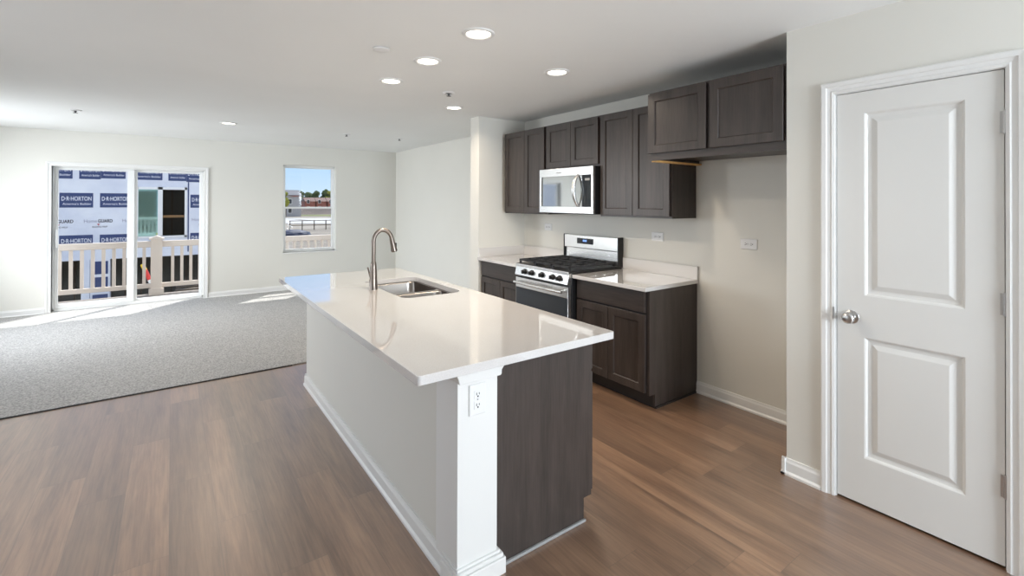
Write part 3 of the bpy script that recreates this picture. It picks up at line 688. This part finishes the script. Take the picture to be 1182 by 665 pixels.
wf = box('patio_window', 'vinyl', t, (wx0, wx0+.04, BY-.03, BY+.12, wz0, wz1), (wx1-.055, wx1, BY-.03, BY+.12, wz0, wz1), (wx0, wx1, BY-.03, BY+.12, wz1-.07, wz1), (wx0, wx1, BY-.03, BY+.12, wz0, wz0+.05), (-.315, -.205, BY-.03, BY+.12, wz0, wz1))
box('pane', 'teal', wf, (wx0+.04, -.315, BY+.02, BY+.03, wz0+.05, wz1-.07))
tag(box('beam', 'lumber', wf, (-.205, wx1-.055, BY+.6, BY+.66, 1.0, 1.07)), 'raw orange timber rail across the opening')
box('corner_strip', 'print', t, (wx1+.02, wx1+.05, BY-.006, BY, .0, 2.06))
FONTM = {}
def text_mesh(s, bold):
    if (s, bold) in FONTM: return FONTM[(s, bold)]
    cu = bpy.data.curves.new('lettering', 'FONT'); cu.body = s; cu.size = 1; cu.extrude = .02; cu.offset = bold
    o = bpy.data.objects.new('lettering', cu); COL.objects.link(o)
    bpy.context.view_layer.update(); dg = bpy.context.evaluated_depsgraph_get()
    me = bpy.data.meshes.new_from_object(o.evaluated_get(dg)); bpy.data.objects.remove(o); FONTM[(s, bold)] = me
    return me
def lettering(s, m, parent, x0, x1, z0, z1, y, bold=.02, ox=(-99, 99), name='lettering'):
    src = text_mesh(s, bold); co = [v.co for v in src.vertices]
    ax0, ax1 = min(c.x for c in co), max(c.x for c in co); ay0, ay1 = min(c.y for c in co), max(c.y for c in co)
    bm = bmesh.new(); bm.from_mesh(src)
    for v in bm.verts:
        v.co = ((x0+(v.co.x-ax0)/(ax1-ax0)*(x1-x0)), y - .002 - v.co.z*.05, z0+(v.co.y-ay0)/(ay1-ay0)*(z1-z0))
    return obj(name, bm, m, parent)
def panel(x0, x1, z0, z1, tx0=None, tx1=None):
    p = box('printed_panel', 'print', t, (x0, x1, BY-.004, BY, z0, z1))
    h = z1-z0; w = x1-x0
    a, b = x0+.06*w, x1-.05*w
    lettering('D·R·HORTON', 'printtxt', p, a, b, z0+.47*h, z0+.76*h, BY-.004, .012)
    lettering("America's Builder", 'printtxt', p, a+.02, b, z0+.18*h, z0+.33*h, BY-.004, .006)
    return p
panel(-2.78, -2.132, 2.085, 2.49); panel(-2.002, -1.563, 2.085, 2.49); panel(-1.561, -1.04, 2.115, 2.50)
panel(-2.384, -1.717, 1.317, 1.708); panel(-1.577, -.925, 1.317, 1.708)
panel(-2.384, -1.717, .19, .580); panel(-1.577, -.925, .19, .575)
panel(-.86, -.213, 2.10, 2.48); panel(-.073, .354, 2.092, 2.49); panel(.356, 1.0, 2.066, 2.47)
panel(.46, 1.1, 1.30, 1.69); panel(.46, 1.1, .18, .55)
panel(-3.18, -2.53, 1.317, 1.708); panel(-3.18, -2.53, .19, .58)
for q0, q1 in ((-.50, -.15), (-.93, -.58), (-1.4, -1.05)):
    pp = box('printed_panel', 'print', t, (-1.72, -1.40, BY-.004, BY, q0, q1))
for o_ in (-1.9, -2.70, .50):
    lettering('Home', 'greytxt', t, o_, o_+.265, .905, .995, BY, .0, name='wrap_lettering')
    lettering('GUARD', 'blacktxt', t, o_+.285, o_+.59, .905, .995, BY, .03, name='wrap_lettering')
    lettering('BUILDING WRAP', 'blacktxt', t, o_+.17, o_+.48, .77, .815, BY, .0, name='wrap_lettering')
    bm = bmesh.new(); prism(bm, [(o_+.26, .875), (o_+.33, .875), (o_+.295, .825)], (BY-.004, BY), 'y'); obj('wrap_mark', bm, 'redtxt', t)
lettering('Home', 'greytxt', t, -1.10, -.84, .905, .995, BY, .0, name='wrap_lettering')
# site clutter in front of the townhouse's lower floor
t = thing('lumber_stack', 'tall stack of brown boards outside, behind the right half of the balcony railing', 'lumber', (.55, 15.6, GZ))
for k in range(16):
    z = GZ+.001+.26*(k//2); x = random.uniform(-.06, .06)
    box('board', ['lumber', 'stud'][(k*5//3) % 2], t, .15+x, 1.3+x, 15.4+.3*(k % 2), 15.66+.3*(k % 2), z, z+.25-.02*(k % 3), bev=.01)

# ------------------------------------------------------------------ land beyond
struct('ground', 'dirt', (-500, 700, 9.95, 1400, GZ-.3, GZ), label='bare gravel construction ground')
def poly_strip(name, pts, m, z, label):
    bm = bmesh.new(); prism(bm, pts, (GZ, z), 'z'); return tag(obj(name, bm, m), label, kind='structure')
poly_strip('ground_weeds', [(-300, 165), (10, 165), (120, 165), (700, 240), (700, 1350), (-300, 1350)], 'weeds', GZ+.02, 'brown dry field beyond the road')
poly_strip('ground_grass', [(-60, 158), (29, 157), (60, 128), (300, 150), (300, 172), (60, 168), (-60, 168)], 'grass', GZ+.03, 'green grass verge beside the road')
poly_strip('road', [(-60, 150), (24.3, 133), (28, 108), (60, 92), (120, 80), (120, 92), (60, 118), (30, 133), (0, 156), (-60, 170)], 'concrete', GZ+.04, 'pale concrete road beyond the building site')
poly_strip('road_path', [(-60, 118), (18, 104), (26, 98.5), (120, 70), (120, 78), (60, 96), (25, 118), (24, 134), (-60, 150)], 'concrete', GZ+.035, 'pale concrete lane beyond the building site')

def house(label, x0, x1, y0, y1, eave, ridge, wall, roof, floors, gables=()):
    t = thing('house', label, 'house', ((x0+x1)/2, (y0+y1)/2, GZ), 'houses in the distance')
    box('wall', wall, t, (x0, x1, y0, y1, GZ, eave))
    bm = bmesh.new(); prism(bm, [(y0-.4, eave), (y1+.4, eave), ((y0+y1)/2, ridge)], (x0-.15, x1+.15), 'x'); obj('roof', bm, roof, t)
    for gx0, gx1, gr, gm in gables:
        bm = bmesh.new(); prism(bm, [(gx0, eave-.2), (gx1, eave-.2), ((gx0+gx1)/2, gr)], (y0-.6, (y0+y1)/2), 'y'); obj('gable', bm, gm, t)
    k = int((x1-x0)/2.2)
    for f in range(floors):
        for i in range(k):
            xa = x0+.6+i*(x1-x0-.6)/k; w_ = box('window', 'vinyl', t, (xa, xa+1.1, y0-.06, y0, GZ+1.0+f*2.7, GZ+2.5+f*2.7)); box('pane', 'bglass', w_, (xa+.1, xa+1.0, y0-.08, y0-.06, GZ+1.1+f*2.7, GZ+2.4+f*2.7))
house('grey two-storey house with dark roof and red lower roof, far outside the window', 27.0, 31.2, 150, 158, 3.4, 5.0, 'siding', 'roofg', 2, [(27.9, 30.9, 3.0, 'roofr')])
for i in range(5):
    x0 = 44.2+i*4.3*1.02
    house(['red brick house far outside the window, nearest the grey house', 'red brick house outside, second from the grey house', 'red brick house outside, middle of the brick row', 'red brick house outside, fourth from the grey house', 'red brick house outside, rightmost of the brick row'][i], x0*1.0, x0+3.9, 205, 212, 1.6, 3.2, 'brick', 'roofb', 2)
def tree(label, x, y, h, r, m, name='tree'):
    t = thing(name, label, 'tree', (x, y, GZ), 'trees in the distance')
    bm = bmesh.new(); tube(bm, [(x, y, GZ), (x+.1, y, GZ+h*.35), (x, y, GZ+h*.8)], [r*.11, r*.08, r*.03], 8); obj('trunk', bm, 'bark', t)
    bm = bmesh.new()
    for k in range(9):
        a = random.uniform(0, 2*PI); q = random.uniform(0, .6)*r; zz = GZ+h*random.uniform(.38, .86); rr = r*random.uniform(.35, .6)*(1.1-.6*(zz-GZ)/h)
        g0 = len(bm.verts); bmesh.ops.create_icosphere(bm, subdivisions=3, radius=rr, matrix=Matrix.Translation((x+q*math.cos(a), y+q*math.sin(a), zz)))
        bm.verts.ensure_lookup_table()
        for v in bm.verts[g0:]:
            v.co += Vector((random.uniform(-1, 1), random.uniform(-1, 1), random.uniform(-1, 1)))*rr*.28
    obj('crown', bm, m, t)
tl = [(46, 222, 9.6, 3.4, 'leafg'), (52.6, 240, 11.0, 3.8, 'leafg'), (52.5, 222, 10.2, 3.4, 'leafg'), (60.5, 240, 11.6, 4.0, 'leafg'), (58.8, 222, 10.0, 3.2, 'leafy'), (68, 240, 11.0, 4, 'leafg'), (65.5, 222, 9.8, 3.4, 'leafg'), (76, 240, 11, 4, 'leafy')]
tn = ['tree nearest the grey house', 'second tree from the grey house', 'third tree from the grey house', 'fourth tree from the grey house', 'fifth, yellowish tree from the grey house', 'sixth tree from the grey house', 'seventh tree from the grey house', 'rightmost yellowish tree of the row behind the brick houses']
for (a, b, h, r, m_), s in zip(tl, tn): tree('distant bushy '+s+', outside the window', a, b, h, r, m_)
tree('yellow-green tree at the left edge of the window view, beside the grey house', 25.9, 144, 8.0, 1.7, 'leafy')
bm = bmesh.new(); prism(bm, [(172, GZ), (179, GZ+1.7), (186, GZ+2.0), (196, GZ)], (-80, 400), 'x')
tag(obj('ground_berm', bm, 'weeds'), 'low brown weedy bank across the field', kind='structure')

# wire site fence posts and tarp
t = thing('site_fence', 'thin timber post-and-rail fence on the gravel outside the window', 'fence', (16.5, 78, GZ))
for k in range(6): box('post', 'stud', t, (14.6+k*1.75, 14.72+k*1.75, 78, 78.12, GZ, GZ+1.5))
for zz in (.7, 1.4): box('rail', 'stud', t, (14.6, 23.4, 77.95, 78.0, GZ+zz, GZ+zz+.09))
bm = bmesh.new(); bmesh.ops.create_icosphere(bm, subdivisions=3, radius=1, matrix=Matrix.Translation((13.1, 67, GZ)) @ Matrix.Diagonal((2.1, 1.3, .75, 1)))
for v in bm.verts:
    v.co += Vector((random.uniform(-1, 1), random.uniform(-1, 1), random.uniform(-1, 1)))*.06
    v.co.z = max(v.co.z, GZ)
tag(obj('tarp_heap', bm, 'tarp'), 'low dark navy heap on the gravel, bottom left of the window view', 'heap')
for o in bpy.data.objects:
    if '_o' in o.keys(): del o['_o']
